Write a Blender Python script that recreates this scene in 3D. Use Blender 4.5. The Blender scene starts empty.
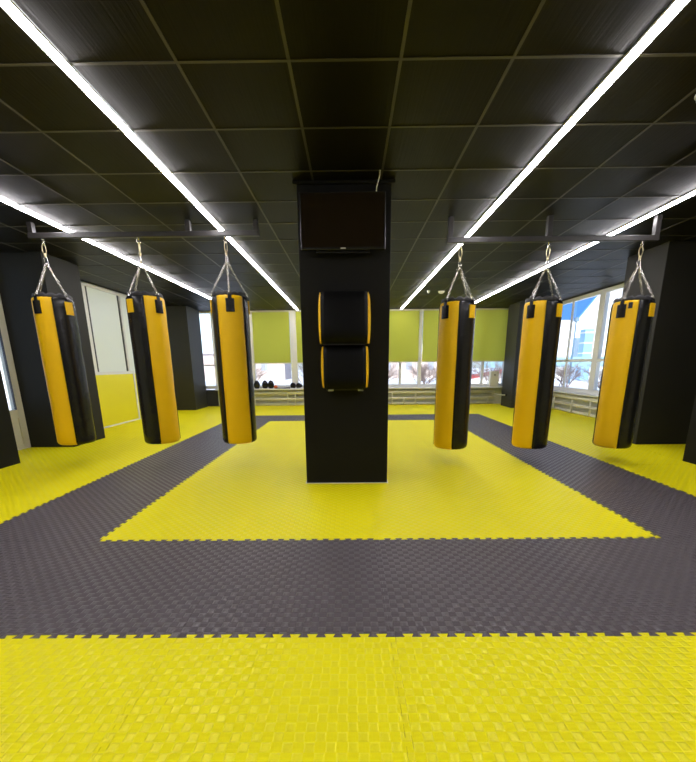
import bpy, bmesh, math, random
from mathutils import Vector, Matrix
PI = math.pi
random.seed(7)
C = bpy.context.scene.collection

# ------------------------------------------------------------------ camera
F, CY, PITCH, YAW, ROLL, EYE = 382.35, 455.63, 0.2327, -0.0075, 0.0092, 1.2109
cam = bpy.data.cameras.new('camera')
cam_o = bpy.data.objects.new('camera', cam)
C.objects.link(cam_o)
cam.sensor_fit = 'VERTICAL'
cam.sensor_height = 24.0
cam.lens = F / 762 * 24.0
cam.shift_y = (CY - 381) / 762
cam.clip_start = 0.05
cam.clip_end = 400
cyw, syw = math.cos(-YAW), math.sin(-YAW)
fwd0 = Vector((-syw, cyw, 0))
r0 = Vector((cyw, syw, 0))
fwd = fwd0 * math.cos(PITCH) + Vector((0, 0, -1)) * math.sin(PITCH)
u0 = fwd0 * math.sin(PITCH) + Vector((0, 0, 1)) * math.cos(PITCH)
right = r0 * math.cos(ROLL) - u0 * math.sin(ROLL)
up = r0 * math.sin(ROLL) + u0 * math.cos(ROLL)
M3 = Matrix((right, up, -fwd)).transposed()
cam_o.matrix_world = Matrix.Translation((0, 0, EYE)) @ M3.to_4x4()
bpy.context.scene.camera = cam_o

# ------------------------------------------------------------------ view, world, sun
sc = bpy.context.scene
sc.view_settings.view_transform = 'Standard'
sc.view_settings.look = 'None'
sc.view_settings.gamma = 1.0
sc.view_settings.use_curve_mapping = False
sc.view_settings.exposure = 0.0
sc.cycles.use_denoising = True
sc.cycles.max_bounces = 10
sc.cycles.diffuse_bounces = 5
sc.cycles.sample_clamp_indirect = 8

world = bpy.data.worlds.new('sky')
sc.world = world
world.use_nodes = True
wn = world.node_tree
wn.nodes.clear()
w_out = wn.nodes.new('ShaderNodeOutputWorld')
w_bg = wn.nodes.new('ShaderNodeBackground')
w_tc = wn.nodes.new('ShaderNodeTexCoord')
w_sep = wn.nodes.new('ShaderNodeSeparateXYZ')
w_ramp = wn.nodes.new('ShaderNodeValToRGB')
w_ramp.color_ramp.elements[0].position = 0.0
w_ramp.color_ramp.elements[0].color = (0.80, 0.90, 1.0, 1)
w_ramp.color_ramp.elements[1].position = 0.14
w_ramp.color_ramp.elements[1].color = (0.10, 0.34, 0.90, 1)
wn.links.new(w_tc.outputs['Generated'], w_sep.inputs[0])
wn.links.new(w_sep.outputs['Z'], w_ramp.inputs[0])
wn.links.new(w_ramp.outputs[0], w_bg.inputs[0])
w_bg.inputs[1].default_value = 0.85
wn.links.new(w_bg.outputs[0], w_out.inputs[0])

sun = bpy.data.lights.new('sun', 'SUN')
sun.energy = 7.5
sun.angle = 0.05
sun.color = (1.0, 0.96, 0.9)
sun_o = bpy.data.objects.new('sun', sun)
C.objects.link(sun_o)
sun_o.rotation_euler = Vector((0.0, 1.0, -0.75)).to_track_quat('-Z', 'Y').to_euler()
LIGHT = 50.0          # strength of the ceiling strips

# ------------------------------------------------------------------ helpers
def link(o, parent=None):
    C.objects.link(o)
    if parent:
        o.parent = parent
    return o

def tag(o, label=None, cat=None, group=None, kind=None):
    if label: o['label'] = label
    if cat: o['category'] = cat
    if group: o['group'] = group
    if kind: o['kind'] = kind
    return o

def empty(name, loc=(0, 0, 0), rz=0):
    o = bpy.data.objects.new(name, None)
    o.empty_display_size = 0.1
    C.objects.link(o)
    o.location = loc
    o.rotation_euler = (0, 0, rz)
    return o

def obj(name, bm, mat, parent=None, smooth=False, loc=None, bevel=0):
    me = bpy.data.meshes.new(name)
    bmesh.ops.recalc_face_normals(bm, faces=bm.faces[:])
    bm.to_mesh(me)
    bm.free()
    if isinstance(mat, (list, tuple)):
        for m in mat: me.materials.append(m)
    else:
        me.materials.append(mat)
    if smooth:
        for p in me.polygons: p.use_smooth = True
    o = link(bpy.data.objects.new(name, me), parent)
    if loc: o.location = loc
    if bevel:
        md = o.modifiers.new('bevel', 'BEVEL')
        md.width = bevel
        md.segments = 2
        md.limit_method = 'ANGLE'
    return o

def B():
    return bmesh.new()

def box(bm, x0, x1, y0, y1, z0, z1, mi=0):
    v = [bm.verts.new(p) for p in ((x0, y0, z0), (x1, y0, z0), (x1, y1, z0), (x0, y1, z0), (x0, y0, z1), (x1, y0, z1), (x1, y1, z1), (x0, y1, z1))]
    for f in ((0, 3, 2, 1), (4, 5, 6, 7), (0, 1, 5, 4), (1, 2, 6, 5), (2, 3, 7, 6), (3, 0, 4, 7)):
        fc = bm.faces.new([v[i] for i in f])
        fc.material_index = mi
    return bm

def prism(bm, pts, z0, z1, axis='z'):
    def P(a, b, c):
        return {'z': (a, b, c), 'y': (a, c, b), 'x': (c, a, b)}[axis]
    lo = [bm.verts.new(P(a, b, z0)) for a, b in pts]
    hi = [bm.verts.new(P(a, b, z1)) for a, b in pts]
    n = len(pts)
    bm.faces.new(lo[::-1]); bm.faces.new(hi)
    for i in range(n):
        bm.faces.new((lo[i], lo[(i + 1) % n], hi[(i + 1) % n], hi[i]))
    return bm

def tube(bm, pts, r, n=8, closed=False, cap=True):
    pts = [Vector(p) for p in pts]
    rings = []
    m = len(pts)
    prev = None
    for i, p in enumerate(pts):
        if closed:
            t = (pts[(i + 1) % m] - pts[i - 1]).normalized()
        else:
            t = (pts[min(i + 1, m - 1)] - pts[max(i - 1, 0)]).normalized()
        if prev is None:
            a = Vector((0, 0, 1)) if abs(t.z) < .9 else Vector((1, 0, 0))
            nx = t.cross(a).normalized()
        else:
            nx = (prev - t * prev.dot(t)).normalized()
        prev = nx
        ny = t.cross(nx)
        rr = r[i] if isinstance(r, (list, tuple)) else r
        rings.append([bm.verts.new(p + (nx * math.cos(2 * PI * k / n) + ny * math.sin(2 * PI * k / n)) * rr) for k in range(n)])
    for i in range(m if closed else m - 1):
        A, Bq = rings[i], rings[(i + 1) % m]
        for k in range(n):
            bm.faces.new((A[k], A[(k + 1) % n], Bq[(k + 1) % n], Bq[k]))
    if not closed and cap:
        bm.faces.new(rings[0][::-1]); bm.faces.new(rings[-1])
    return bm

def lathe(bm, prof, n=24, cx=0, cy=0, sx=1, sy=1):
    rings = []
    for r, z in prof:
        if r < 1e-5:
            rings.append([bm.verts.new((cx, cy, z))])
        else:
            rings.append([bm.verts.new((cx + sx * r * math.cos(2 * PI * k / n), cy + sy * r * math.sin(2 * PI * k / n), z)) for k in range(n)])
    for A, Bq in zip(rings, rings[1:]):
        for k in range(n):
            k2 = (k + 1) % n
            if len(A) == 1 and len(Bq) == 1: continue
            if len(A) == 1: bm.faces.new((A[0], Bq[k], Bq[k2]))
            elif len(Bq) == 1: bm.faces.new((A[k], A[k2], Bq[0]))
            else: bm.faces.new((A[k], A[k2], Bq[k2], Bq[k]))
    return bm

def copy_tree(o, parent=None):
    c = o.copy()
    C.objects.link(c)
    c.parent = parent
    for ch in o.children:
        copy_tree(ch, c)
    return c

# ------------------------------------------------------------------ materials
def mat(name, col, rough=.6, metal=0, spec=.5, bump=None, coat=0, noise=None, emit=None):
    m = bpy.data.materials.new(name)
    m.use_nodes = True
    nt = m.node_tree
    b = nt.nodes['Principled BSDF']
    b.inputs['Base Color'].default_value = (*col, 1)
    b.inputs['Roughness'].default_value = rough
    b.inputs['Metallic'].default_value = metal
    b.inputs['Specular IOR Level'].default_value = spec
    b.inputs['Coat Weight'].default_value = coat
    if emit:
        b.inputs['Emission Color'].default_value = (*emit[0], 1)
        b.inputs['Emission Strength'].default_value = emit[1]
    tc = nt.nodes.new('ShaderNodeTexCoord')
    if noise:                        # (scale, amount): slight colour variation of the stuff itself
        n = nt.nodes.new('ShaderNodeTexNoise'); n.inputs['Scale'].default_value = noise[0]
        n.inputs['Detail'].default_value = 4
        r = nt.nodes.new('ShaderNodeMapRange')
        r.inputs['To Min'].default_value = 1 - noise[1]; r.inputs['To Max'].default_value = 1 + noise[1]
        mx = nt.nodes.new('ShaderNodeVectorMath'); mx.operation = 'SCALE'
        mx.inputs[0].default_value = col
        nt.links.new(tc.outputs['Object'], n.inputs['Vector'])
        nt.links.new(n.outputs['Fac'], r.inputs['Value'])
        nt.links.new(r.outputs[0], mx.inputs['Scale'])
        nt.links.new(mx.outputs[0], b.inputs['Base Color'])
    if bump:
        n = nt.nodes.new('ShaderNodeTexNoise'); n.inputs['Scale'].default_value = bump[0]
        n.inputs['Detail'].default_value = 5
        bp = nt.nodes.new('ShaderNodeBump'); bp.inputs['Strength'].default_value = bump[1]
        bp.inputs['Distance'].default_value = bump[2]
        nt.links.new(tc.outputs['Object'], n.inputs['Vector'])
        nt.links.new(n.outputs['Fac'], bp.inputs['Height'])
        nt.links.new(bp.outputs[0], b.inputs['Normal'])
    return m

def mnode(nt, op, a, b=None, c=None):
    n = nt.nodes.new('ShaderNodeMath'); n.operation = op
    for i, v in enumerate((a, b, c)):
        if v is None: continue
        if isinstance(v, (int, float)): n.inputs[i].default_value = v
        else: nt.links.new(v, n.inputs[i])
    return n.outputs[0]

def mat_foam(name, col, rough, spec, amp):
    """EVA foam: basket weave of small squares, ribbed by turns along and across"""
    m = mat(name, col, rough, spec=spec, noise=(3.0, .05))
    nt = m.node_tree
    b = nt.nodes['Principled BSDF']
    tc = nt.nodes.new('ShaderNodeTexCoord')
    sp = nt.nodes.new('ShaderNodeSeparateXYZ')
    nt.links.new(tc.outputs['Object'], sp.inputs[0])
    P = 1 / 0.0357
    x = mnode(nt, 'MULTIPLY', sp.outputs[0], P)
    y = mnode(nt, 'MULTIPLY', sp.outputs[1], P)
    ch = nt.nodes.new('ShaderNodeTexChecker'); ch.inputs['Scale'].default_value = 1
    ch.inputs[1].default_value = (1, 1, 1, 1); ch.inputs[2].default_value = (0, 0, 0, 1)
    cv = nt.nodes.new('ShaderNodeCombineXYZ')
    nt.links.new(x, cv.inputs[0]); nt.links.new(y, cv.inputs[1]); cv.inputs[2].default_value = .5
    nt.links.new(cv.outputs[0], ch.inputs[0])
    par = ch.outputs['Fac']
    def ribs(v):
        s = mnode(nt, 'SINE', mnode(nt, 'MULTIPLY', v, 2 * PI * 2))
        return mnode(nt, 'MULTIPLY_ADD', s, .5, .5)
    def hump(v):                     # 0 at the cell edge, 1 over its middle
        s = mnode(nt, 'ABSOLUTE', mnode(nt, 'SINE', mnode(nt, 'MULTIPLY', v, PI)))
        return mnode(nt, 'MINIMUM', mnode(nt, 'MULTIPLY', s, 2.2), 1.0)
    dome = mnode(nt, 'MULTIPLY', hump(x), hump(y))
    raised = mnode(nt, 'MULTIPLY', par, mnode(nt, 'MULTIPLY', dome, mnode(nt, 'MULTIPLY_ADD', ribs(x), .12, .88)))
    low = mnode(nt, 'MULTIPLY', mnode(nt, 'SUBTRACT', 1.0, par), mnode(nt, 'MULTIPLY', ribs(y), .16))
    h = mnode(nt, 'ADD', raised, low)
    nt.links.new(mnode(nt, 'MULTIPLY_ADD', par, -.24, rough + .16), b.inputs['Roughness'])
    nt.links.new(mnode(nt, 'MULTIPLY_ADD', par, spec * .9, spec * .3), b.inputs['Specular IOR Level'])
    bp = nt.nodes.new('ShaderNodeBump')
    bp.inputs['Strength'].default_value = amp
    bp.inputs['Distance'].default_value = .012
    nt.links.new(h, bp.inputs['Height'])
    nt.links.new(bp.outputs[0], b.inputs['Normal'])
    return m

def mat_ceiling(name, col, rough, spec=.5):
    m = mat(name, col, rough, spec=spec, noise=(1.2, .12))
    nt = m.node_tree
    b = nt.nodes['Principled BSDF']
    tc = nt.nodes.new('ShaderNodeTexCoord')
    w = nt.nodes.new('ShaderNodeTexNoise')
    w.inputs['Scale'].default_value = 1.0
    w.inputs['Detail'].default_value = 2
    mp = nt.nodes.new('ShaderNodeMapping')
    mp.inputs['Scale'].default_value = (70, 1.2, 1)
    nt.links.new(tc.outputs['Object'], mp.inputs[0])
    nt.links.new(mp.outputs[0], w.inputs['Vector'])
    bp = nt.nodes.new('ShaderNodeBump')
    bp.inputs['Strength'].default_value = .5
    bp.inputs['Distance'].default_value = .003
    nt.links.new(w.outputs['Fac'], bp.inputs['Height'])
    nt.links.new(bp.outputs[0], b.inputs['Normal'])
    return m

def mat_mix(name, parts):
    """sum of closures: list of (type, colour, weight)"""
    m = bpy.data.materials.new(name)
    m.use_nodes = True
    nt = m.node_tree
    nt.nodes.clear()
    out = nt.nodes.new('ShaderNodeOutputMaterial')
    cur = None
    tot = 0
    for ty, col, wgt, rough in parts:
        n = nt.nodes.new({'diff': 'ShaderNodeBsdfDiffuse', 'trl': 'ShaderNodeBsdfTranslucent', 'trp': 'ShaderNodeBsdfTransparent', 'gls': 'ShaderNodeBsdfGlossy'}[ty])
        n.inputs['Color'].default_value = (*col, 1)
        if ty == 'gls': n.inputs['Roughness'].default_value = rough
        tot += wgt
        if cur is None:
            cur = n.outputs[0]
        else:
            mx = nt.nodes.new('ShaderNodeMixShader')
            mx.inputs[0].default_value = wgt / tot
            nt.links.new(cur, mx.inputs[1]); nt.links.new(n.outputs[0], mx.inputs[2])
            cur = mx.outputs[0]
    nt.links.new(cur, out.inputs[0])
    return m

def mat_emit(name, col, s):
    m = bpy.data.materials.new(name)
    m.use_nodes = True
    nt = m.node_tree
    nt.nodes.clear()
    out = nt.nodes.new('ShaderNodeOutputMaterial')
    e = nt.nodes.new('ShaderNodeEmission')
    e.inputs[0].default_value = (*col, 1); e.inputs[1].default_value = s
    nt.links.new(e.outputs[0], out.inputs[0])
    return m

M = dict(
    foam_y=mat_foam('yellow_foam', (.86, .78, .006), .45, .28, .30),
    foam_k=mat_foam('black_foam', (.100, .086, .092), .40, .45, .55),
    sub=mat('subfloor', (.45, .42, .06), .8),
    tile=mat_ceiling('ceiling_tile', (.0062, .0054, .0032), .45, .10),
    grid=mat('ceiling_grid', (.048, .043, .031), .45),
    wall=mat('white_wall', (.62, .62, .55), .7, bump=(60, .1, .002)),
    wall_d=mat('dark_wall', (.035, .035, .028), .6, bump=(60, .1, .002)),
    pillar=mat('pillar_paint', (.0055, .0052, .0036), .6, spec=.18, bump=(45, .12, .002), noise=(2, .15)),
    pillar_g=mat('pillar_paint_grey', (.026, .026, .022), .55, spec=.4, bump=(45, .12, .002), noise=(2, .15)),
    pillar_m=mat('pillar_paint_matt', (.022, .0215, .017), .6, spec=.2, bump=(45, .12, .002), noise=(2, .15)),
    wy=mat('yellow_wall_paint', (.80, .72, .012), .45),
    frame=mat('white_frame', (.78, .78, .74), .35),
    gasket=mat('dark_gasket', (.05, .05, .05), .5),
    cream=mat('cream_enamel', (.70, .68, .56), .35),
    steel=mat('grey_steel', (.024, .022, .022), .42, metal=.1),
    chrome=mat('chrome', (.75, .72, .66), .22, metal=1),
    brass=mat('brassy_steel', (.70, .60, .36), .28, metal=1),
    yl=mat('yellow_vinyl', (.86, .52, .004), .40, spec=.3, bump=(9, .18, .02), noise=(6, .05)),
    kl=mat('black_vinyl', (.007, .007, .0075), .27, spec=.35, bump=(9, .3, .02)),
    kpad=mat('matt_black_vinyl', (.003, .003, .003), .5, spec=.12),
    cap=mat('black_canvas', (.02, .02, .025), .6, bump=(60, .4, .004)),
    alu=mat('white_profile', (.7, .7, .7), .4),
    led=mat_emit('led_diffuser', (1.0, .955, .985), LIGHT),
    plast=mat('white_plastic', (.8, .8, .76), .35),
    kplast=mat('black_plastic', (.012, .012, .012), .25),
    screen=mat('dark_screen', (.012, .008, .004), .13),
    blind=mat_mix('green_blind', [('diff', (.60, .62, .10), .5, 0), ('trl', (.92, .90, .34), .5, 0)]),
    glass=mat_mix('window_glass', [('trp', (.96, .98, .98), .93, 0), ('gls', (1, 1, 1), .07, .02)]),
    frost=mat_mix('frosted_glass', [('diff', (.84, .88, .80), .65, 0), ('trl', (.9, .92, .86), .28, 0), ('gls', (1, 1, 1), .05, .3)]),
    snow=mat('snow', (.85, .87, .92), .8, noise=(.6, .04)),
    white_b=mat('white_render', (.88, .88, .88), .8),
    blue_r=mat('blue_metal_roof', (.15, .38, .82), .6, spec=.1),
    pole=mat('lamp_pole', (.16, .26, .34), .5),
    pale_sky=mat('pale_sky_cyan', (.62, .78, .82), .8),  # cyan of the pale sky, for the added block
    blue_b=mat('pale_blue_cladding', (.30, .55, .80), .5),
    blue_f=mat('pale_blue_fence', (.30, .50, .62), .6),
    lilac=mat('brick_house', (.60, .50, .46), .8, noise=(3, .3)),
    roof_b=mat('grey_roof', (.35, .38, .45), .7),
    red=mat('red_trim', (.55, .08, .06), .6),
    twig=mat('bare_twig', (.26, .19, .16), .9),
    orange=mat('orange_leather', (.75, .16, .03), .45),
    purple=mat('dark_bar', (.03, .022, .05), .35),
)

H = 2.8002
XL, XR, YB, YF = -5.05, 5.58, 12.0, -2.6
X0, D0 = -1.8034, 1.51

# ------------------------------------------------------------------ the room shell
obj('floor', box(B(), XL - .2, XR + .2, YF - .2, YB + .2, -.20, -.021), M['sub'])['kind'] = 'structure'
ceil = obj('ceiling', box(B(), XL - .2, XR + .2, YF - .2, YB + .2, H, H + .25), M['tile'])
ceil['kind'] = 'structure'
g = B()
gx = .2832
for k in range(-9, 9):
    x = gx + .6 * k
    if XL < x < XR: box(g, x - .009, x + .009, YF, YB, H - .004, H - .0005)
for k in range(-8, 17):
    y = 2.475 + .6 * k
    if YF < y < YB: box(g, XL, XR, y - .009, y + .009, H - .0045, H - .001)
box(g, XL, XL + .03, YF, YB, H - .02, H - .0005); box(g, XR - .03, XR, YF, YB, H - .02, H - .0005)
obj('ceiling_grid', g, M['grid'], ceil)

# back wall: lower part, thin piers, window band between sill and ceiling
w = B()
box(w, -4.12, XR + .2, YB, YB + .25, -.2, .52)
box(w, XL - .2, -4.95, YB, YB + .25, .0, H)
box(w, 4.85, XR + .2, YB, YB + .25, .5, H)
obj('wall_back', w, M['wall'])['kind'] = 'structure'
tr = obj('trim_1', box(B(), -4.95, -4.12, YB - .05, YB + .2, -.02, .49), M['wall_d'])
tr['kind'] = 'structure'
w = B()
box(w, XL - .25, XL, YF - .2, 4.80, -.2, H)
box(w, XL - .25, XL, 5.95, 7.6, -.2, H)
box(w, XL - .25, XL, 7.6, 10.95, -.2, 1.06)
box(w, XL - .25, XL, 10.95, YB, -.2, H)
obj('wall_left', w, M['wall'])['kind'] = 'structure'
w = B()
box(w, XR, XR + .25, YF - .2, 6.7, -.2, H)
box(w, XR, XR + .25, 6.7, 11.3, -.2, .5)
box(w, XR, XR + .25, 11.3, YB + .25, -.2, H)
obj('wall_right', w, M['wall'])['kind'] = 'structure'
obj('wall_front', box(B(), XL - .2, XR + .2, YF - .25, YF, -.2, H), M['wall_d'])['kind'] = 'structure'

# yellow painted dado on the left wall and its white edge strips
obj('trim_2', box(B(), XL + .001, XL + .03, 6.65, 9.0, .03, 1.06), M['wy'])['kind'] = 'structure'
t = B()
box(t, XL + .001, XL + .04, 9.0, 9.06, 0, 1.10)
obj('trim_3', t, M['frame'])['kind'] = 'structure'
obj('baseboard_left', box(B(), XL + .001, XL + .045, 6.65, 9.0, 0, .03), M['frame'])['kind'] = 'structure'
obj('trim_4', box(B(), XL + .001, XL + .03, 9.06, 10.9, .0, 1.06), M['wy'])['kind'] = 'structure'

# ---- windows. frames run around real openings, each with its own panes
def window(n, frame_boxes, panes, glass, extra=None):
    f = B()
    for b in frame_boxes: box(f, *b)
    o = obj('window_%d' % n, f, M['frame'])
    o['kind'] = 'structure'
    for p in panes:
        obj('pane', box(B(), *p), glass, o)
    return o

# back wall windows, mullion centres across the wall
mull = [-4.95, -4.08, -2.995, -1.70, -.43, .85, 2.12, 3.40, 4.76]
wid = [.05, .14, .17, .19, .17, .17, .105, .17, .17]
for i in range(8):
    a, b = mull[i] + (wid[i] / 2 if i == 0 else 0), mull[i + 1]
    xa = mull[i] - wid[i] / 2; xb = mull[i + 1] - wid[i + 1] / 2
    fr = [(xa, xa + wid[i], YB, YB + .09, .5, H)]
    if i == 7: fr.append((xb, xb + wid[8], YB, YB + .09, .5, H))
    xi = xa + wid[i]
    fr.append((xi, xb, YB + .005, YB + .085, .52, .62))
    fr.append((xi, xb, YB + .005, YB + .085, 2.74, H))
    ps = []
    if i == 0:
        fr.append((xi, xb, YB + .02, YB + .07, 1.22, 1.26))
    if i in (5, 7):
        xm = 1.53 if i == 5 else 4.05
        fr.append((xm - .035, xm + .035, YB + .005, YB + .085, .62, 2.74))
        ps.append((xi, xm - .035, YB + .04, YB + .046, .62, 2.74)); ps.append((xm + .035, xb, YB + .04, YB + .046, .62, 2.74))
    else:
        ps.append((xi, xb, YB + .04, YB + .046, .62, 2.74))
    window(i + 1, fr, ps, M['glass'])
s = B()
box(s, -4.12, 4.85, YB - .24, YB + .01, .49, .53)
obj('window_sill', s, M['frame'], bevel=.008)
tag(bpy.data.objects['window_sill'], kind='structure')
bpy.data.objects['window_sill'].name = 'trim_5'

# right wall windows
f = [(XR, XR + .09, 6.7, 11.3, .5, .60), (XR, XR + .09, 6.7, 11.3, 2.70, H), (XR, XR + .08, 6.7, 11.3, 1.235, 1.30)]
ys = [(6.7, 6.8), (7.75, 7.85), (8.93, 9.13), (10.16, 10.22), (11.2, 11.3)]
for a, b in ys: f.append((XR - .003, XR + (.03 if b - a < .08 else .085), a, b, .5, H))
ps = []
for (a, b), (c, d) in zip(ys, ys[1:]):
    ps.append((XR + .04, XR + .046, b, c, .60, 1.235)); ps.append((XR + .04, XR + .046, b, c, 1.30, 2.70))
window(9, f, ps, M['glass'])
obj('trim_6', box(B(), XR - .20, XR + .01, 6.75, 11.25, .47, .50), M['frame'], bevel=.008)['kind'] = 'structure'

# left wall frosted window above the yellow dado
f = [(XL - .05, XL + .03, 7.6, 10.9, 1.06, 1.12), (XL - .05, XL + .03, 7.6, 10.9, 2.72, 2.795)]
for a, b in ((7.6, 7.72), (8.87, 8.93), (10.0, 10.06), (10.84, 10.9)): f.append((XL - .05, XL + .028, a, b, 1.06, 2.79))
wl = window(10, f, [(XL - .01, XL - .002, 7.84, 8.83, 1.12, 2.72), (XL - .01, XL - .002, 8.93, 10.0, 1.12, 2.72), (XL - .01, XL - .002, 10.06, 10.84, 1.12, 2.72)], M['frost'])
gk = B()
box(gk, XL - .02, XL + .005, 7.72, 7.84, 1.12, 2.72)
obj('sash', gk, M['frame'], wl)
gk = B()
for y in (7.80, 8.835): box(gk, XL - .012, XL + .010, y, y + .035, 1.12, 2.72)
obj('gasket', gk, M['gasket'], wl)
# left glazed door between the two left pillars
d = B()
box(d, XL - .05, XL + .03, 4.80, 4.90, 0, H - .005); box(d, XL - .05, XL + .03, 5.74, 5.95, 0, H - .005)
box(d, XL - .04, XL + .025, 4.9, 5.74, 2.7, H - .005); box(d, XL - .04, XL + .025, 4.9, 5.74, .48, .60)
box(d, XL - .04, XL + .025, 4.9, 5.74, 0, .07)
do = obj('door_1', d, M['cream'])
do['kind'] = 'structure'
obj('pane', box(B(), XL + .010, XL + .016, 4.9, 5.73, .6, 2.7), M['glass'], do)
obj('panel', box(B(), XL - .02, XL + .01, 4.9, 5.74, .07, .48), M['cream'], do)
obj('gasket', box(B(), XL - .004, XL + .027, 5.732, 5.739, .6, 2.7), M['gasket'], do)

# ------------------------------------------------------------------ pillars
def pillar(x0, x1, y0, y1, label, m='pillar'):
    o = obj('pillar', box(B(), x0 - (x0 + x1) / 2, x1 - (x0 + x1) / 2, -(y1 - y0) / 2, (y1 - y0) / 2, -.02, H), M[m], bevel=.004)
    o.location = ((x0 + x1) / 2, (y0 + y1) / 2, 0)
    tag(o, label, 'pillar')
    return o
PIL = [(-.466, .380, 3.86, 4.66), (XL, -4.33, 5.85, 6.62), (XL, -4.335, 4.08, 4.84), (4.33, XR, 5.72, 6.52), (4.18, XR, 3.95, 4.70),
       (XL, -4.40, 10.9, 11.80), (4.49, 5.25, 10.75, 11.5)]
LB = ['black central pillar in the middle of the yellow mats, carrying a screen and a punching pad',
      'black square pillar at the left side, behind the leftmost punching bag',
      'near black pillar at the left picture edge, in front of the glazed door',
      'black square pillar at the right side, behind the rightmost punching bag',
      'near black pillar at the right picture edge',
      'dark far pillar in the left back corner beside the narrow unblinded window',
      'dark grey far pillar in the right back corner, just right of the last green blind']
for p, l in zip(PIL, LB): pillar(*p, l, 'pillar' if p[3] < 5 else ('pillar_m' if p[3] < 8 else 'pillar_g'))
# slim trims round the central pillar
t = B()
a = PIL[0]
for (x0, x1, y0, y1) in ((a[0] - .012, a[1] + .012, a[2] - .012, a[2] - .001), (a[0] - .012, a[0] - .001, a[2], a[3]), (a[1] + .001, a[1] + .012, a[2], a[3])):
    box(t, x0, x1, y0, y1, -.018, .004)
obj('trim_7', t, M['frame'])['kind'] = 'structure'
t = B()
for (x0, x1, y0, y1) in ((a[0] - .03, a[1] + .03, a[2] - .03, a[2] - .001), (a[0] - .03, a[0] - .001, a[2], a[3]), (a[1] + .001, a[1] + .03, a[2], a[3])):
    box(t, x0, x1, y0, y1, H - .03, H - .005)
obj('trim_8', t, M['pillar'])['kind'] = 'structure'

# ------------------------------------------------------------------ jigsaw foam mats
NT = 12
def edge(sgn):
    """teeth along a unit edge, t in 0..1 -> (t, offset)"""
    pts = [(0, 0)]
    p = .96 / NT
    for k in range(NT):
        s = .02 + k * p
        pts += [(s + p * .30, 0), (s + p * .18, .022 * sgn), (s + p * .82, .022 * sgn), (s + p * .70, 0)]
    return pts
def mat_poly():
    E = edge(1)
    pts = []
    for t, o in E: pts.append((t, -o))                # bottom edge: teeth towards the camera (into the row in front)
    for t, o in E: pts.append((1 - o, t))             # right edge: sockets for the next tile
    for t, o in E[1:][::-1] + [(0, 0)]: pts.append((t, 1 - o)) if False else None
    return pts
def tile_poly(bottom=1):
    E = edge(1)
    s = bottom
    pts = [(t, -o * s) for t, o in E]
    pts += [(1 - o, t) for t, o in E]
    top = [(t, 1 - o * s) for t, o in E] + [(1, 1)]
    pts += top[::-1][:-1]
    left = [(-o, t) for t, o in E] + [(0, 1)]
    pts += left[::-1][:-1]
    out = []
    for q in pts:
        if not out or (abs(out[-1][0] - q[0]) + abs(out[-1][1] - q[1])) > 1e-6: out.append(q)
    if abs(out[0][0] - out[-1][0]) + abs(out[0][1] - out[-1][1]) < 1e-6: out.pop()
    return out
def tile_mesh():
    S = .9986
    bm = B()
    prism(bm, [((x - .5) * S, (y - .5) * S) for x, y in tile_poly(-1)], -.02, 0)
    bmesh.ops.recalc_face_normals(bm, faces=bm.faces[:])
    me = bpy.data.meshes.new('foam_mat')
    bm.to_mesh(me)
    bm.free()
    return me
base = {}
for k in ('foam_y', 'foam_k'):
    me = tile_mesh(); me.materials.append(M[k]); base[k] = me
cutters = [(p[0] - .004, p[1] + .004, p[2] - .012, p[3] + .004) for p in PIL]
cutters[0] = (a[0] - .014, a[1] + .014, a[2] - .014, a[3] + .004)
cutters += [(XR + 0.0, XR + 2, -5, 20), (XL - 2, XL + .0, -5, 20), (-20, 20, YB - .0, YB + 3)]
cutters += [(XL - .1, XL + .05, 6.64, 10.95), (XL - .1, XL + .04, 4.7, 6.0), (-5.0, -4.1, YB - .06, YB + .3)]
ORD = ['first', 'second', 'third', 'fourth', 'fifth', 'sixth', 'seventh', 'eighth', 'ninth', 'tenth', 'eleventh', 'twelfth', 'thirteenth']
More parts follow.
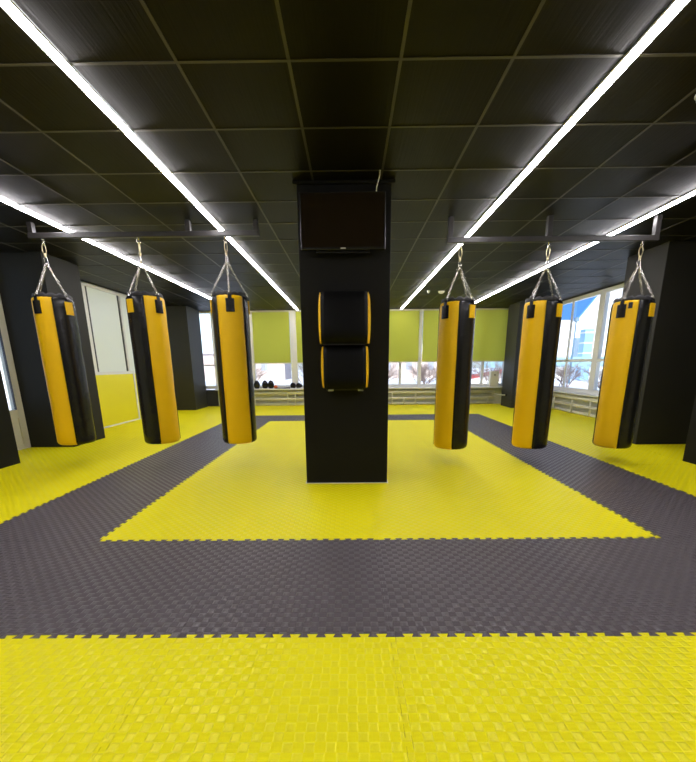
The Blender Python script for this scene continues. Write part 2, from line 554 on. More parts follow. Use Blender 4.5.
for r in range(-2, 11):
    for c in range(-4, 8):
        tx, ty = X0 + c + .5, D0 + r + .5
        ring = (-1 <= c <= 4 and 0 <= r <= 7)
        inner = (0 <= c <= 3 and 1 <= r <= 6)
        black = ring and not inner
        if tx + .5 < XL + .03 or tx - .5 > XR - .03: continue
        me = base['foam_k' if black else 'foam_y']
        o = bpy.data.objects.new('foam_mat', me)
        hit = [q for q in cutters if tx - .53 < q[1] and tx + .53 > q[0] and ty - .53 < q[3] and ty + .53 > q[2]]
        if hit:
            o.data = me.copy()
            C.objects.link(o)
            o.location = (tx, ty, 0)
            for q in hit:
                cm = bpy.data.meshes.new('c')
                cb = box(B(), q[0], q[1], q[2], q[3], -.1, .1)
                bmesh.ops.recalc_face_normals(cb, faces=cb.faces[:])
                cb.to_mesh(cm); cb.free()
                co = bpy.data.objects.new('c', cm); C.objects.link(co)
                md = o.modifiers.new('b', 'BOOLEAN'); md.operation = 'DIFFERENCE'; md.solver = 'EXACT'; md.object = co
                bpy.context.view_layer.update()
                nm = bpy.data.meshes.new_from_object(o.evaluated_get(bpy.context.evaluated_depsgraph_get()))
                o.modifiers.clear()
                nm.materials.clear(); nm.materials.append(M['foam_k' if black else 'foam_y'])
                for pl in nm.polygons: pl.material_index = 0
                tb = bmesh.new(); tb.from_mesh(nm)
                seen, best = set(), []
                for v0 in tb.verts:
                    if v0 in seen: continue
                    st_, isl = [v0], []
                    seen.add(v0)
                    while st_:
                        v_ = st_.pop(); isl.append(v_)
                        for e_ in v_.link_edges:
                            w_ = e_.other_vert(v_)
                            if w_ not in seen: seen.add(w_); st_.append(w_)
                    ext = lambda q: (max(v_.co.x for v_ in q) - min(v_.co.x for v_ in q)) * (max(v_.co.y for v_ in q) - min(v_.co.y for v_ in q)) if q else -1
                    if ext(isl) > ext(best): best = isl
                keep = set(best)
                bmesh.ops.delete(tb, geom=[v_ for v_ in tb.verts if v_ not in keep], context='VERTS')
                tb.to_mesh(nm); tb.free()
                o.data = nm
                bpy.data.objects.remove(co)
            if len(o.data.polygons) == 0:
                bpy.data.objects.remove(o)
                continue
        else:
            C.objects.link(o)
            o.location = (tx, ty, 0)
        cut = ', notched for pillar' if any(q in cutters[:7] for q in hit) else ''
        col = c + 2 if ring else 0
        if inner:
            lab = 'yellow mat of inner field, %s row from front, %s from left%s' % (ORD[r - 1], ORD[c], cut)
            grp = 'yellow mats of the inner field'
        elif black:
            grp = 'black mats of the border'
            if r == 0: lab = 'black foam mat of the near border band, %s from the left' % ORD[c + 1]
            elif r == 7: lab = 'black foam mat of the far border band, %s from the left' % ORD[c + 1]
            elif c == -1: lab = 'black foam mat of the left border band, %s behind the near band' % ORD[r - 1]
            else: lab = 'black foam mat of the right border band, %s behind the near band' % ORD[r - 1]
        elif r < 0:
            grp = 'yellow mats in the foreground'
            lab = 'yellow mat before near black band, %s row out, %s from left wall' % (ORD[-r - 1], ORD[c + 4])
        elif r > 7:
            grp = 'yellow mats along the back wall'
            lab = 'yellow mat behind far black band, %s row out, %s from left wall' % (ORD[r - 8], ORD[c + 4])
        elif c < 0:
            grp = 'yellow mats along the left wall'
            lab = 'yellow mat left of black border, %s out, level with its %s row%s' % (ORD[-2 - c], ORD[r], cut)
        else:
            grp = 'yellow mats along the right wall'
            lab = 'yellow mat right of black border, %s out, level with its %s row%s' % (ORD[c - 5], ORD[r], cut)
        tag(o, lab, 'floor mat', grp)

# ------------------------------------------------------------------ linear lights on the ceiling
LX = [(-1.517, 'long white ceiling light strip over the third bag from the left'),
      (1.50, 'long white ceiling light strip over the fourth bag from the left'),
      (-3.317, 'long white ceiling light strip nearest the left wall'),
      (3.30, 'long white ceiling light strip nearest the right wall')]
for x, l in LX:
    y0, y1 = YF + .3, 11.75
    t = empty('linear_light', (x, 0, H))
    tag(t, l, 'ceiling light', 'linear ceiling lights')
    b = B()
    for s_ in (-1, 1): box(b, s_ * .0275 - .003, s_ * .0275 + .003, y0, y1, -.016, -.005)
    box(b, -.0275, .0275, y0 - .008, y0, -.016, -.005); box(b, -.0275, .0275, y1, y1 + .008, -.016, -.005)
    obj('profile', b, M['alu'], t)
    b = prism(B(), [(-.024, -.006), (-.024, -.022), (-.017, -.030), (.017, -.030), (.024, -.022), (.024, -.006)], y0, y1, 'y')
    obj('diffuser', b, M['led'], t)

# smoke detectors
def detector(x, y, r, l):
    t = empty('smoke_detector', (x, y, H - .001)); tag(t, l, 'smoke detector', 'smoke detectors')
    obj('base', lathe(B(), [(0, 0), (r, 0), (r, -.012), (0, -.012)], 20), M['plast'], t)
    obj('sensor_cap', lathe(B(), [(0, -.012), (r * .85, -.012), (r * .75, -.035), (r * .3, -.05), (0, -.05)], 20), M['plast'], t, smooth=True)
detector(2.06, 9.2, .075, 'larger white smoke detector on the far ceiling left of the fourth bag chain')
detector(1.75, 9.1, .035, 'tiny white ceiling sensor left of the larger smoke detector')
detector(2.17, 2.78, .05, 'white smoke detector at the right picture edge near the ceiling strip')

# ------------------------------------------------------------------ rails for the bags
YR = 4.74
def rail(x0, x1, z, posts, l):
    t = empty('bag_rail', ((x0 + x1) / 2, YR, H)); tag(t, l, 'rail', 'steel rails for the bags')
    cx = (x0 + x1) / 2
    obj('beam', box(B(), x0 - cx, x1 - cx, -.027, .027, z - .027 - H, z + .027 - H), M['steel'], t, bevel=.004)
    for p in posts:
        obj('post', box(B(), p - cx - .027, p - cx + .027, -.027, .027, z + .027 - H, -.006), M['steel'], t, bevel=.003)
rail(-3.60, -1.01, 2.655, (-3.565, -1.80, -1.04), 'dark steel ceiling rail carrying the three left bags')
rail(1.10, 3.45, 2.560, (1.13, 2.23, 3.42), 'dark steel ceiling rail carrying the three right bags')

# ------------------------------------------------------------------ punching bags
R, L = .208, 1.70
def panel_bm(ph0):
    """a quarter of the bag skin, closed, between ph0 and ph0+90 degrees, z from 0 (top) to -L"""
    prof = [(.150, .0), (.185, .006), (.198, -.004), (.205, -.02)]
    n = 22
    for k in range(1, n): prof.append((R, -.02 - (L - .06) * k / n))
    prof += [(R, -L + .04), (.200, -L + .018), (.185, -L + .004), (.150, -L), (.150, -L + .02), (.185, -L + .04), (.185, -.03), (.150, -.02)]
    bm = B()
    m = 14
    cols = []
    for i in range(m + 1):
        u = i / m
        ph = ph0 + PI / 2 * u
        puff = 1 - .028 * (1 - min(1, 5 * min(u, 1 - u))) ** 2
        col = []
        for j, (r, z) in enumerate(prof):
            k = puff
            if r > .2: k *= 1 + .005 * math.sin(z * 7 + ph0 * 2) + .003 * math.sin(z * 17 + ph * 3)
            if r < .19 and z < -.02: k = 1
            col.append(bm.verts.new((r * k * math.cos(ph), r * k * math.sin(ph), z)))
        cols.append(col)
    q = len(prof)
    for i in range(m):
        for j in range(q):
            bm.faces.new((cols[i][j], cols[i][(j + 1) % q], cols[i + 1][(j + 1) % q], cols[i + 1][j]))
    bm.faces.new(cols[0][::-1]); bm.faces.new(cols[-1])
    return bm

def link_ring(bm, c, d, up_, ln, wd, r):
    """one chain link: an oval of wire, long axis d, wide axis w"""
    w_ = d.cross(up_).normalized()
    pts = []
    for k in range(10):
        a_ = 2 * PI * k / 10
        pts.append(c + d * (math.cos(a_) * ln / 2) + w_ * (math.sin(a_) * wd / 2))
    tube(bm, pts, r, 5, closed=True)

def chain_bm(p0, p1):
    bm = B()
    p0, p1 = Vector(p0), Vector(p1)
    d = (p1 - p0)
    n = int(d.length / .026)
    dn = d.normalized()
    A = dn.cross(Vector((.3, .9, .1))).normalized()
    Bv = dn.cross(A)
    for k in range(n):
        c = p0 + d * ((k + .5) / n)
        link_ring(bm, c, dn, A if k % 2 else Bv, .037, .019, .0028)
    return bm

def make_bag(apex):
    """origin at the rim of the bag; panels meet at 0, 90, 180, 270 degrees"""
    t = empty('punching_bag')
    for q in range(4):
        y = q % 2 == 0
        p = obj('side_panel', panel_bm(q * PI / 2), M['yl' if y else 'kl'], t, smooth=False)
        p['label'] = ('yellow' if y else 'black') + ' vinyl side panel'
        for pl in p.data.polygons: pl.use_smooth = len(pl.vertices) == 4
    obj('top_cover', lathe(B(), [(0, -.03), (.10, -.028), (.155, -.014), (.160, -.028), (.10, -.042), (0, -.044)], 32), M['cap'], t, smooth=True)
    obj('bottom_cover', lathe(B(), [(0, -L - .004), (.13, -L - .002), (.153, -L + .004), (.153, -L + .014), (0, -L + .014)], 32), M['cap'], t, smooth=True)
    obj('drawstring', tube(B(), [(.168 * math.cos(k * PI / 16) * (1 + .05 * (k % 2)), .168 * math.sin(k * PI / 16) * (1 + .05 * (k % 2)), .006 + .008 * (k % 2)) for k in range(32)], .005, 5, closed=True), M['chrome'], t, smooth=True)
    cl = B()
    rows = []
    for r_, z_ in ((.186, -.012), (.190, .022), (.181, .046), (.160, .040), (.158, -.004), (.170, -.016)):
        rows.append([cl.verts.new(((r_ + .004 * math.sin(k * 2.9)) * math.cos(k * PI / 24), (r_ + .004 * math.sin(k * 2.9)) * math.sin(k * PI / 24), z_ + (.010 * math.sin(k * 1.7) + .004 * math.sin(k * 2.9 + 1) if z_ > 0 else 0))) for k in range(48)])
    for i in range(6):
        A_, B_ = rows[i], rows[(i + 1) % 6]
        for k in range(48): cl.faces.new((A_[k], A_[(k + 1) % 48], B_[(k + 1) % 48], B_[k]))
    obj('gathered_collar', cl, M['cap'], t, smooth=True)
    # piping along the four seams
    for q in range(4):
        ph = q * PI / 2
        rr = R * .978
        obj('piping', tube(B(), [(rr * math.cos(ph), rr * math.sin(ph), z) for z in (-.01, -.4, -.9, -1.3, -L + .03)], .0045, 6), M['kl'], t, smooth=True)
    for q in range(4):
        ph = q * PI / 2 + PI / 4
        y = q % 2 == 0
        bm = B()
        # strap patch sewn on the outside, following the curve
        hw = .045 / R
        N = 6
        out = [[], []]
        for row, zz in enumerate((-.036, -.178)):
            for i in range(N + 1):
                a_ = ph - hw + 2 * hw * i / N
                out[row].append((a_, zz))
        vo = [[bm.verts.new(((R + .012) * math.cos(a_), (R + .012) * math.sin(a_), z)) for a_, z in rr_] for rr_ in out]
        vi = [[bm.verts.new(((R - .004) * math.cos(a_), (R - .004) * math.sin(a_), z)) for a_, z in rr_] for rr_ in out]
        for i in range(N):
            bm.faces.new((vo[0][i], vo[0][i + 1], vo[1][i + 1], vo[1][i]))
            bm.faces.new((vi[0][i], vi[1][i], vi[1][i + 1], vi[0][i + 1]))
            bm.faces.new((vo[0][i], vi[0][i], vi[0][i + 1], vo[0][i + 1]))
            bm.faces.new((vo[1][i], vo[1][i + 1], vi[1][i + 1], vi[1][i]))
        bm.faces.new((vo[0][0], vo[1][0], vi[1][0], vi[0][0])); bm.faces.new((vo[0][N], vi[0][N], vi[1][N], vo[1][N]))
        st = obj('hanging_strap', bm, M['kl' if y else 'yl'], t, bevel=.003)
        st['label'] = ('black' if y else 'yellow') + ' strap patch'
        loop = B()
        c_, s_ = math.cos(ph), math.sin(ph)
        tn = Vector((-s_, c_, 0))
        bmv = [Vector((c_ * (R + .008), s_ * (R + .008), -.048)), Vector((c_ * (R + .006), s_ * (R + .006), .0)), Vector((c_ * (R - .012), s_ * (R - .012), .018))]
        for sgn in (1,):
            vs = []
            for v_ in bmv:
                vs.append([loop.verts.new(v_ + tn * .020), loop.verts.new(v_ - tn * .020)])
            vs2 = []
            for v_ in bmv:
                o2 = Vector((c_, s_, 0)) * -.006
                vs2.append([loop.verts.new(v_ + tn * .020 + o2), loop.verts.new(v_ - tn * .020 + o2)])
            for i in range(2):
                loop.faces.new((vs[i][0], vs[i][1], vs[i + 1][1], vs[i + 1][0]))
                loop.faces.new((vs2[i][0], vs2[i + 1][0], vs2[i + 1][1], vs2[i][1]))
                loop.faces.new((vs[i][0], vs[i + 1][0], vs2[i + 1][0], vs2[i][0]))
                loop.faces.new((vs[i][1], vs2[i][1], vs2[i + 1][1], vs[i + 1][1]))
            loop.faces.new((vs[0][0], vs2[0][0], vs2[0][1], vs[0][1])); loop.faces.new((vs[2][0], vs[2][1], vs2[2][1], vs2[2][0]))
        obj('webbing', loop, M['kl'], st)
        ring = B()
        cc = Vector((c_ * (R - .012), s_ * (R - .012), .022))
        tube(ring, [cc + tn * (.017 * math.cos(k * PI / 5)) + Vector((0, 0, .015 * math.sin(k * PI / 5))) for k in range(10)], .0035, 5, closed=True)
        obj('ring', ring, M['chrome'], st, smooth=True)
        obj('chain', chain_bm((c_ * (R - .012), s_ * (R - .012), .035), (c_ * .006, s_ * .006, apex)), M['chrome'], t, smooth=True)
    # swivel hook up to the rail
    top = apex + .235
    hk = B()
    link_ring(hk, Vector((0, 0, apex + .035)), Vector((0, 0, 1)), Vector((0, 1, 0)), .085, .030, .0045)
    obj('shackle', hk, M['chrome'], t, smooth=True)
    hk = B()
    lathe(hk, [(0, apex + .07), (.010, apex + .07), (.013, apex + .08), (.013, apex + .10), (.008, apex + .108), (0, apex + .108)], 12)
    link_ring(hk, Vector((0, 0, apex + .155)), Vector((0, 0, 1)), Vector((.2, 1, 0)), .110, .036, .005)
    obj('snap_hook', hk, M['brass'], t, smooth=True)
    hk = B()
    link_ring(hk, Vector((0, 0, top - .015)), Vector((0, 0, 1)), Vector((1, .3, 0)), .045, .038, .0065)
    lathe(hk, [(0, top + .0), (.007, top + .0), (.007, top + .016), (.015, top + .016), (.015, top + .022), (0, top + .022)], 10)
    obj('eye_bolt', hk, M['chrome'], t, smooth=True)
    return t

bags = [(-3.46, 1.983, -3, 'punching bag at far left, yellow on its left side and black on its right', 1),
        (-2.375, 1.988, -7, 'second punching bag from the left, black on its left half and yellow on its right', 0),
        (-1.395, 1.983, 0, 'third punching bag from the left, yellow front with thin black edges, left of the pillar', 2),
        (1.255, 1.893, 6, 'first punching bag right of the central pillar, yellow left half and black right half', 1),
        (2.245, 1.893, 11, 'second punching bag right of the central pillar, in front of the window corner', 1),
        (3.285, 1.888, 17, 'punching bag at far right beside the dark pillar, mostly yellow with black right side', 1)]
protoL = make_bag(.382)
for i, (x, z, bd, lab, kind) in enumerate(bags):
    o = protoL if i == 0 else copy_tree(protoL)
    o.location = (x, YR, z)
    # angle (world) pointing from the bag to the camera
    to_cam = math.atan2(-YR, -x)
    b_ = math.radians(bd)
    # kind 1: yellow then black from left to right, boundary at b_; kind 0: black left, yellow right; 2: yellow centred
    if kind == 1: rz = to_cam + b_ - PI / 2 
    elif kind == 0: rz = to_cam + b_
    else: rz = to_cam - PI / 4
    o.rotation_euler = (0, 0, rz)
    if i == 5:                     # only this bag shows a second small patch high on its yellow panel
        pa, hw = math.radians(68), .02 / R
        sb = B()
        q_ = [[sb.verts.new((rr_ * math.cos(pa + d_), rr_ * math.sin(pa + d_), z_)) for rr_ in (R - .003, R + .006)] for d_, z_ in ((-hw, -.02), (hw, -.02), (hw, -.085), (-hw, -.085))]
        for k in range(4): sb.faces.new((q_[k][0], q_[(k + 1) % 4][0], q_[(k + 1) % 4][1], q_[k][1]))
        sb.faces.new([v[1] for v in q_]); sb.faces.new([v[0] for v in q_][::-1])
        obj('small_patch', sb, M['kl'], o)['label'] = 'small black patch'
    tag(o, lab, 'punching bag', 'yellow and black punching bags')

# ------------------------------------------------------------------ on the central pillar: screen, cable, wall pad
tv = empty('television', (-.054, 3.86, 2.21)); tag(tv, 'black flat television mounted high on the central pillar', 'television')
W2 = .374
b = B(); box(b, -W2, W2, -.13, -.085, 0, .455)
obj('bezel', b, M['kplast'], tv, bevel=.004)
obj('back_shell', box(B(), -.28, .28, -.084, -.045, .06, .40), M['kplast'], tv, bevel=.01)
obj('screen', box(B(), -W2 + .012, W2 - .012, -.1325, -.1305, .022, .443), M['screen'], tv)
obj('wall_bracket', box(B(), -.15, .15, -.044, -.002, .12, .34), M['steel'], tv)
obj('logo', box(B(), -.022, .022, -.1335, -.1305, .008, .015), M['alu'], tv)
cb = tube(B(), [(.262, 3.66, H - .006), (.262, 3.664, 2.76), (.250, 3.675, 2.72), (.238, 3.70, 2.685), (.236, 3.75, 2.66)], .0045, 6)
tag(obj('power_cable', cb, M['plast'], smooth=True), 'short white cable running from the ceiling to the television', 'cable')
obj('soundbar_bracket', box(B(), -.24, .24, -.10, -.0845, -.02, -.002), M['kplast'], tv)

pad = empty('wall_punching_pad', (-.05, 3.86, .975)); tag(pad, 'black two part wall punching pad with yellow sides on the central pillar', 'punching pad')
def cushion(z0, z1, yt, yb, wb, wf, name):
    """back width wb at the pillar, front face width wf, front depth yt at top and yb at bottom"""
    N = 10
    body = B()
    rows = []
    for k in range(N + 1):
        u = k / N
        z = z0 + (z1 - z0) * u
        yf = yb + (yt - yb) * u
        e = 1 - (abs(2 * u - 1)) ** 6
        yy = yf * (.80 + .20 * e)
        bow = .007 * math.sin(PI * u)
        ww = wf * (.955 + .045 * e)
        sec = [(-wf + .004, -.02), (-wf - .0, yy * .6), (-ww, yy * .90), (-ww + .03, yy * .99), (-ww * .4, yy * 1.0), (ww * .4, yy * 1.0), (ww - .03, yy * .99), (ww, yy * .90), (wf + .0, yy * .6), (wf - .004, -.02)]
        rows.append([body.verts.new((x, y, z)) for x, y in sec])
    for A, Bq in zip(rows, rows[1:]):
        for i in range(len(A)):
            j = (i + 1) % len(A)
            body.faces.new((A[i], A[j], Bq[j], Bq[i]))
    body.faces.new(rows[0]); body.faces.new(rows[-1][::-1])
    o = obj(name, body, M['kpad'], pad, smooth=False, bevel=.004)
    for pl in o.data.polygons: pl.use_smooth = len(pl.vertices) == 4
    for s_ in (-1, 1):
        sb = B()
        rows = []
        for k in range(N + 1):
            u = k / N
            z = z0 + .01 + (z1 - z0 - .02) * u
            yf = (yb + (yt - yb) * u)
            bow = .010 * math.sin(PI * u) ** .6
            rows.append([sb.verts.new((s_ * x, y, z)) for x, y in ((wf + .001, -.012), (wb + bow, -.012), (wb + bow * 1.3, -.05), (wf + .006 + bow, yf * .78), (wf + .0015, yf * .84))])
        for A, Bq in zip(rows, rows[1:]):
            for i in range(5):
                j = (i + 1) % 5
                sb.faces.new((A[i], A[j], Bq[j], Bq[i]))
        sb.faces.new(rows[0]); sb.faces.new(rows[-1][::-1])
        sd = obj('side_panel', sb, M['yl'], o, smooth=False)
        sd['label'] = 'yellow side panel'
cushion(.425, .880, -.25, -.29, .236, .212, 'upper_cushion')
cushion(.015, .415, -.22, -.25, .220, .198, 'lower_cushion')
obj('back_plate', box(B(), -.19, .19, -.011, -.001, -.01, .87), M['steel'], pad)
for x in (-.14, .15):
    obj('bracket', box(B(), x - .025, x + .025, -.13, -.012, -.008, .004), M['alu'], pad)
obj('lit_join_strip', box(B(), -.185, .185, -.245, -.20, .416, .424), M['steel'], pad)  # grey strip standing in for the lit underside line between the cushions

# ------------------------------------------------------------------ pipe radiators
def radiator(x0, x1, verts, lab, axis='x', pos=0):
    t = empty('pipe_radiator', (pos, 0, 0) if axis == 'y' else (0, pos, 0)); tag(t, lab, 'radiator', 'cream pipe radiators under the windows')
    for z, r in ((.385, .050), (.205, .036), (.040, .034)):
        if axis == 'x': pts = [(x0, 0, z), ((x0 + x1) / 2, 0, z), (x1, 0, z)]
        else: pts = [(0, x0, z), (0, (x0 + x1) / 2, z), (0, x1, z)]
        obj('pipe', tube(B(), pts, r, 14), M['cream'], t, smooth=True)
    for v, lo in verts:
        z1 = .24 if lo else .36
        p = (v, 0) if axis == 'x' else (0, v)
        obj('connector', tube(B(), [(p[0], p[1] - (.045 if axis == 'x' else 0), .02), (p[0], p[1] - (.045 if axis == 'x' else 0), z1)] if axis == 'x' else [(p[0] - .045, p[1], .02), (p[0] - .045, p[1], z1)], .018, 8), M['cream'], t, smooth=True)
radiator(-3.95, 4.42, [(-3.6, 0), (-2.94, 0), (-1.92, 0), (-1.69, 0), (1.28, 0), (1.64, 1), (2.0, 0), (4.22, 1)], 'long cream pipe radiator under the back windows', 'x', YB - .12)
radiator(7.2, 10.6, [(7.5, 0), (8.72, 0), (9.45, 0), (10.3, 0)], 'cream pipe radiator under the right hand window', 'y', XR - .10)
vt = empty('radiator_valve', (4.485, 11.1, .33)); tag(vt, 'small dark radiator valve with thin pipe on the far right pillar', 'valve')
obj('knob', tube(B(), [(-.05, 0, 0), (-.004, 0, 0)], .03, 12), M['kplast'], vt, smooth=True)
obj('pipe', tube(B(), [(-.05, 0, 0), (-.10, .08, .0), (-.16, .6, .0), (-.18, .77, .02)], .011, 8), M['cream'], vt, smooth=True)

# ------------------------------------------------------------------ roller blinds
def blind(x0, x1, lab):
    cx = (x0 + x1) / 2
    hw = (x1 - x0) / 2
    t = empty('roller_blind', (cx, YB - .04, H)); tag(t, lab, 'blind', 'green roller blinds')
    obj('fabric', box(B(), -hw, hw, -.0015, .0, -1.50, -.045), M['blind'], t)
    obj('bottom_bar', box(B(), -hw, hw, -.010, .006, -1.53, -1.50), M['cream'], t)
    obj('cassette', box(B(), -hw, hw, -.03, .03, -.05, -.006), M['cream'], t)
blind(-2.90, -1.80, 'green roller blind nearest to the left of the central pillar')
blind(-1.60, -.52, 'green roller blind behind the left part of the central pillar')
blind(.94, 2.062, 'green roller blind nearest to the right of the central pillar')
blind(2.177, 3.30, 'green roller blind behind the first bag right of the pillar, second right of the pillar')
blind(3.49, 4.67, 'green roller blind in the right back corner beside the far pillar')

# ------------------------------------------------------------------ gear on the back windowsill
ZS = .531
def mitt(x, lab, rz=0):
    t = empty('punching_mitt', (x, YB - .12, ZS), rz); tag(t, lab, 'mitt', 'black mitts on the windowsill')
    prof = [(0, 0), (.05, .003), (.082, .04), (.095, .10), (.088, .155), (.06, .21), (.03, .24), (0, .25)]
    obj('pad', lathe(B(), prof, 18, 0, 0, 1, .42), M['kl'], t, smooth=True)
    obj('hand_strap', tube(B(), [(-.05, .03, .08), (-.03, .06, .09), (.03, .06, .09), (.05, .03, .08)], .012, 6), M['cap'], t, smooth=True)
mitt(-3.10, 'black mitt on the windowsill, half hidden by the third bag')
mitt(-2.86, 'black egg shaped mitt standing alone on the windowsill beside the third bag')
mitt(-2.61, 'black egg shaped mitt on the windowsill, left one of the touching pair')
mitt(-2.43, 'black egg shaped mitt on the windowsill, right one of the touching pair', .3)
def glove(x, y, s, m, lab, cuff, rz, cat='glove', grp=None):
    t = empty('boxing_glove', (x, y, ZS), rz); tag(t, lab, cat, grp)
    prof = [(0, 0), (.6, .03), (.95, .35), (1, .75), (.85, 1.15), (.5, 1.42), (0, 1.5)]
    obj('fist', lathe(B(), [(r * .085 * s, z * .11 * s) for r, z in prof], 16, 0, 0, 1, .8), m, t, smooth=True)
    obj('thumb', tube(B(), [(.05 * s, -.03 * s, .04 * s), (.08 * s, -.055 * s, .07 * s), (.07 * s, -.06 * s, .11 * s)], [.02 * s, .026 * s, .02 * s], 8), m, t, smooth=True)
    obj('cuff', lathe(B(), [(.0, -.0), (.035 * s, -.0), (.045 * s, .012 * s), (.0, .014 * s)], 16, -.0, -.078 * s + 0, 1, .6), cuff, t, smooth=True)
glove(-2.29, YB - .13, .62, M['orange'], 'small orange glove on the windowsill at the left end of the dark bar', M['red'], .2)
glove(-1.75, YB - .12, 1.05, M['kl'], 'black boxing glove on the windowsill at the right end of the dark bar', M['plast'], -.2)
glove(-1.58, YB - .12, 1.0, M['kl'], 'black boxing glove on the windowsill right beside the central pillar edge', M['plast'], .5)
eb = empty('exercise_bar', (-2.05, YB - .20, ZS + .016)); tag(eb, 'thin dark bar lying on the windowsill between the orange and black gloves', 'bar')
obj('shaft', tube(B(), [(-.19, 0, .0), (.0, 0, .0), (.20, 0, .0)], .015, 8), M['purple'], eb, smooth=True)
for x in (-.2, .21): obj('end_cap', tube(B(), [(x - .014, 0, 0), (x + .014, 0, 0)], .0158, 10), M['kplast'], eb, smooth=True)
wb = empty('dispenser', (4.36, YB - .13, ZS)); tag(wb, 'tall white dispenser box with a dark dot on the right end of the windowsill', 'dispenser')
obj('body', box(B(), -.125, .125, -.08, .08, 0, .46), M['cream'], wb, bevel=.015)
obj('button', tube(B(), [(.0, -.089, .35), (.0, -.081, .35)], .022, 12), M['kplast'], wb)

# ------------------------------------------------------------------ outside
gr = obj('snowy_ground', box(B(), -120, 140, -60, 160, -.8, -.5), M['snow'])
tag(gr, 'snow covered ground outside the windows', 'ground')
gr['kind'] = 'structure'
def building(name, boxes, m, lab, cat, extra=()):
    t = B()
    xs = [b_[0] for b_ in boxes]
    for b_ in boxes: box(t, *b_)
    o = obj(name, t, m)
    tag(o, lab, cat)
    return o
# white gabled hall seen through the right windows
hall = empty('white_hall', (34, 44, -.5)); tag(hall, 'large white hall with sloping roofline outside the right window', 'building')
t = B()
prism(t, [(-14, 0), (22, 0), (22, 13.5), (-4.7, 13.5), (-10.3, 6.05), (-14, 6.05)], -2, 12, 'y')
obj('wall', t, M['white_b'], hall)
obj('roof', prism(B(), [(-10.34, 6.06), (-4.74, 13.52), (-4.82, 13.58), (-10.42, 6.12)], -2, 12, 'y'), M['blue_r'], hall)['label'] = 'blue sloping roof'
wh = empty('white_door_backdrop', (-22, 22, -.5)); tag(wh, 'white block added to brighten the glazed door at the left picture edge', 'building')  # white block added behind the door glass to make it bright
obj('wall', box(B(), -9, 7.5, 0, 4, 0, 7), M['white_b'], wh)
obj('roof', box(B(), -9.3, 7.8, -.3, 4.3, 7.001, 7.3), M['roof_b'], wh)
tower = empty('blue_tower', (24.0, 40.6, -.5)); tag(tower, 'narrow pale blue tower in front of the white hall', 'tower')
obj('shaft', box(B(), -.45, .45, -.45, .45, 0, 5.0), M['blue_b'], tower)
for z in (1.6, 2.6, 3.6, 4.6): obj('ledge', box(B(), -.49, .49, -.49, .49, z, z + .12), M['white_b'], tower)
fe = empty('blue_fence', (20, 36, -.5)); tag(fe, 'long pale blue fence outside the right window', 'fence')
obj('fence_panel', box(B(), -8, 14, 0, .1, 1.35, 2.25), M['blue_f'], fe)
for k in range(12): obj('post', box(B(), -8 + k * 2, -7.85 + k * 2, -.06, -.001, 0, 2.35), M['blue_f'], fe)
lp = empty('street_lamp', (18.6, 33.2, -.5)); tag(lp, 'thin grey street lamp outside the right window', 'street lamp')
obj('pole', tube(B(), [(0, 0, 0), (0, 0, 3), (0, 0, 5.0)], [.09, .07, .05], 8), M['pole'], lp, smooth=True)
obj('lamp_head', lathe(B(), [(0, 5.0), (.22, 5.02), (.18, 5.3), (0, 5.4)], 12), M['pole'], lp)
# low houses behind the back windows
def house(x, y, w_, h_, m, lab):
    t = empty('house', (x, y, -.5)); tag(t, lab, 'house')
    obj('wall', box(B(), -w_, w_, 0, 5, 0, h_), m, t)
    obj('roof', prism(B(), [(-w_ - .3, h_ + .001), (w_ + .3, h_ + .001), (0, h_ + 1.6)], -.3, 5.3, 'y'), M['snow'], t)
    for k in (-.5, 0, .5): obj('window', box(B(), k * w_ - .4, k * w_ + .4, -.04, -.002, h_ * .35, h_ * .7), M['roof_b'], t)
ab = empty('pale_sky_block', (-23, 62, -.5)); tag(ab, 'tall pale block standing in for sky in the narrow window left of the third bag', 'building')  # added block whose colour stands in for pale sky at this window
obj('wall', box(B(), -7, 7, 0, 8, 0, 15), M['pale_sky'], ab)
obj('roof', box(B(), -7.3, 7.3, -.3, 8.3, 15.001, 15.4), M['snow'], ab)
house(-13, 48, 5, 3.2, M['lilac'], 'brick house with snowy roof behind the bushes, left of the pillar')
house(7.5, 50, 5.5, 3.0, M['lilac'], 'brick house with snowy roof behind the bushes, right of the pillar')
sh = empty('white_shed', (12.9, 32, -.5)); tag(sh, 'low white shed with sloping roof edged in red outside the back corner window', 'shed')
obj('wall', prism(B(), [(-4, 0), (3, 0), (3, 1.55), (-4, .35)], 0, 3, 'y'), M['white_b'], sh)
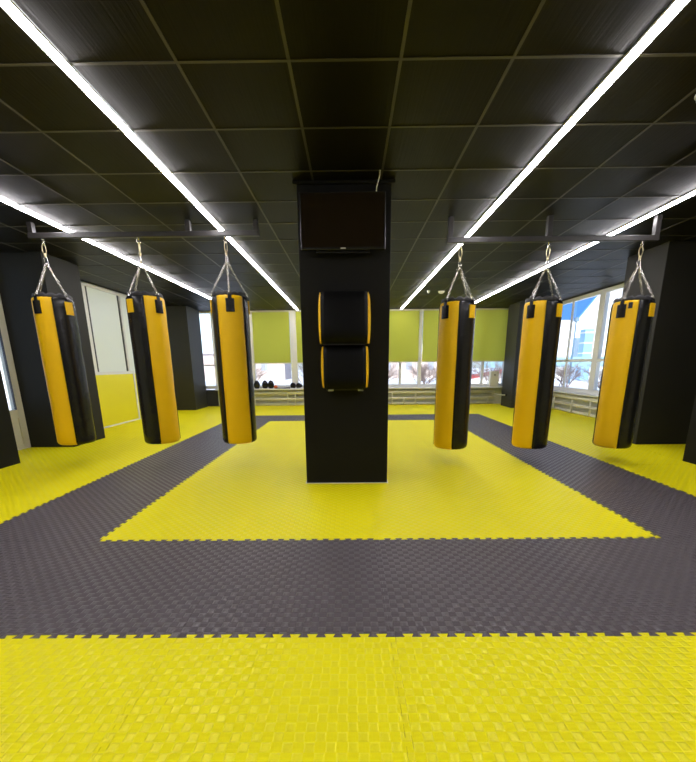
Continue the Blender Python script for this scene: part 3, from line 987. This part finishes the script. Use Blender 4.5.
obj('roof_edge', prism(B(), [(-4.1, .36), (3.1, 1.57), (3.1, 1.62), (-4.1, .41)], -.12, 3.1, 'y'), M['red'], sh)
# bare bushes
def bush_mesh(seed, h):
    rnd = random.Random(seed)
    bm = B()
    def br(p, d, ln, r, dep):
        q = p + d * ln
        tube(bm, [p, p + d * ln * .5 + Vector((rnd.uniform(-.03, .03),) * 3), q], [r, r * .8, r * .6], 4, cap=False)
        if dep == 0: return
        for _ in range(3):
            nd = (d + Vector((rnd.uniform(-.8, .8), rnd.uniform(-.8, .8), rnd.uniform(-.2, .5)))).normalized()
            br(p + d * ln * rnd.uniform(.4, 1), nd, ln * rnd.uniform(.6, .85), r * .6, dep - 1)
    for _ in range(8):
        br(Vector((rnd.uniform(-.3, .3), rnd.uniform(-.3, .3), 0)), Vector((rnd.uniform(-.5, .5), rnd.uniform(-.5, .5), 1)).normalized(), h * .42, .035, 4)
    return bm
bushes = []
for s_ in range(3):
    o = obj('bare_bush', bush_mesh(s_ + 3, 2.1), M['twig'])
    bushes.append(o)
spots = [(-12.6, 28, 0), (-9.4, 31.5, 1), (-6.9, 27, 2), (-3.6, 31, 0), (2.6, 30.5, 1), (5.0, 26.5, 2), (7.6, 31, 0), (9.8, 26.5, 1),
         (13.4, 20, 1), (16.4, 22.6, 2), (14.6, 26.5, 0), (18.6, 26.2, 1), (19.8, 21.4, 2), (22.6, 27.5, 0), (23.0, 23.6, 2)]
side = ['left back', 'right back', 'right hand']
cnt = {}
used = set()
for i, (x, y, k) in enumerate(spots):
    o = bushes[k] if k not in used else bushes[k].copy()
    if k in used: C.objects.link(o)
    used.add(k)
    o.location = (x, y, -.5)
    o.rotation_euler = (0, 0, i * 1.3)
    o.scale = (1.15, 1.15, .9)
    z = 0 if x < 0 else (1 if i < 8 else 2)
    cnt[z] = cnt.get(z, 0) + 1
    order = {0: [0, 1, 2, 3], 1: [0, 1, 2, 3], 2: None}[z]
    tag(o, 'bare brown leafless bush on the snow outside the %s windows' % side[z], 'bush', 'bare bushes outside the %s windows' % side[z])
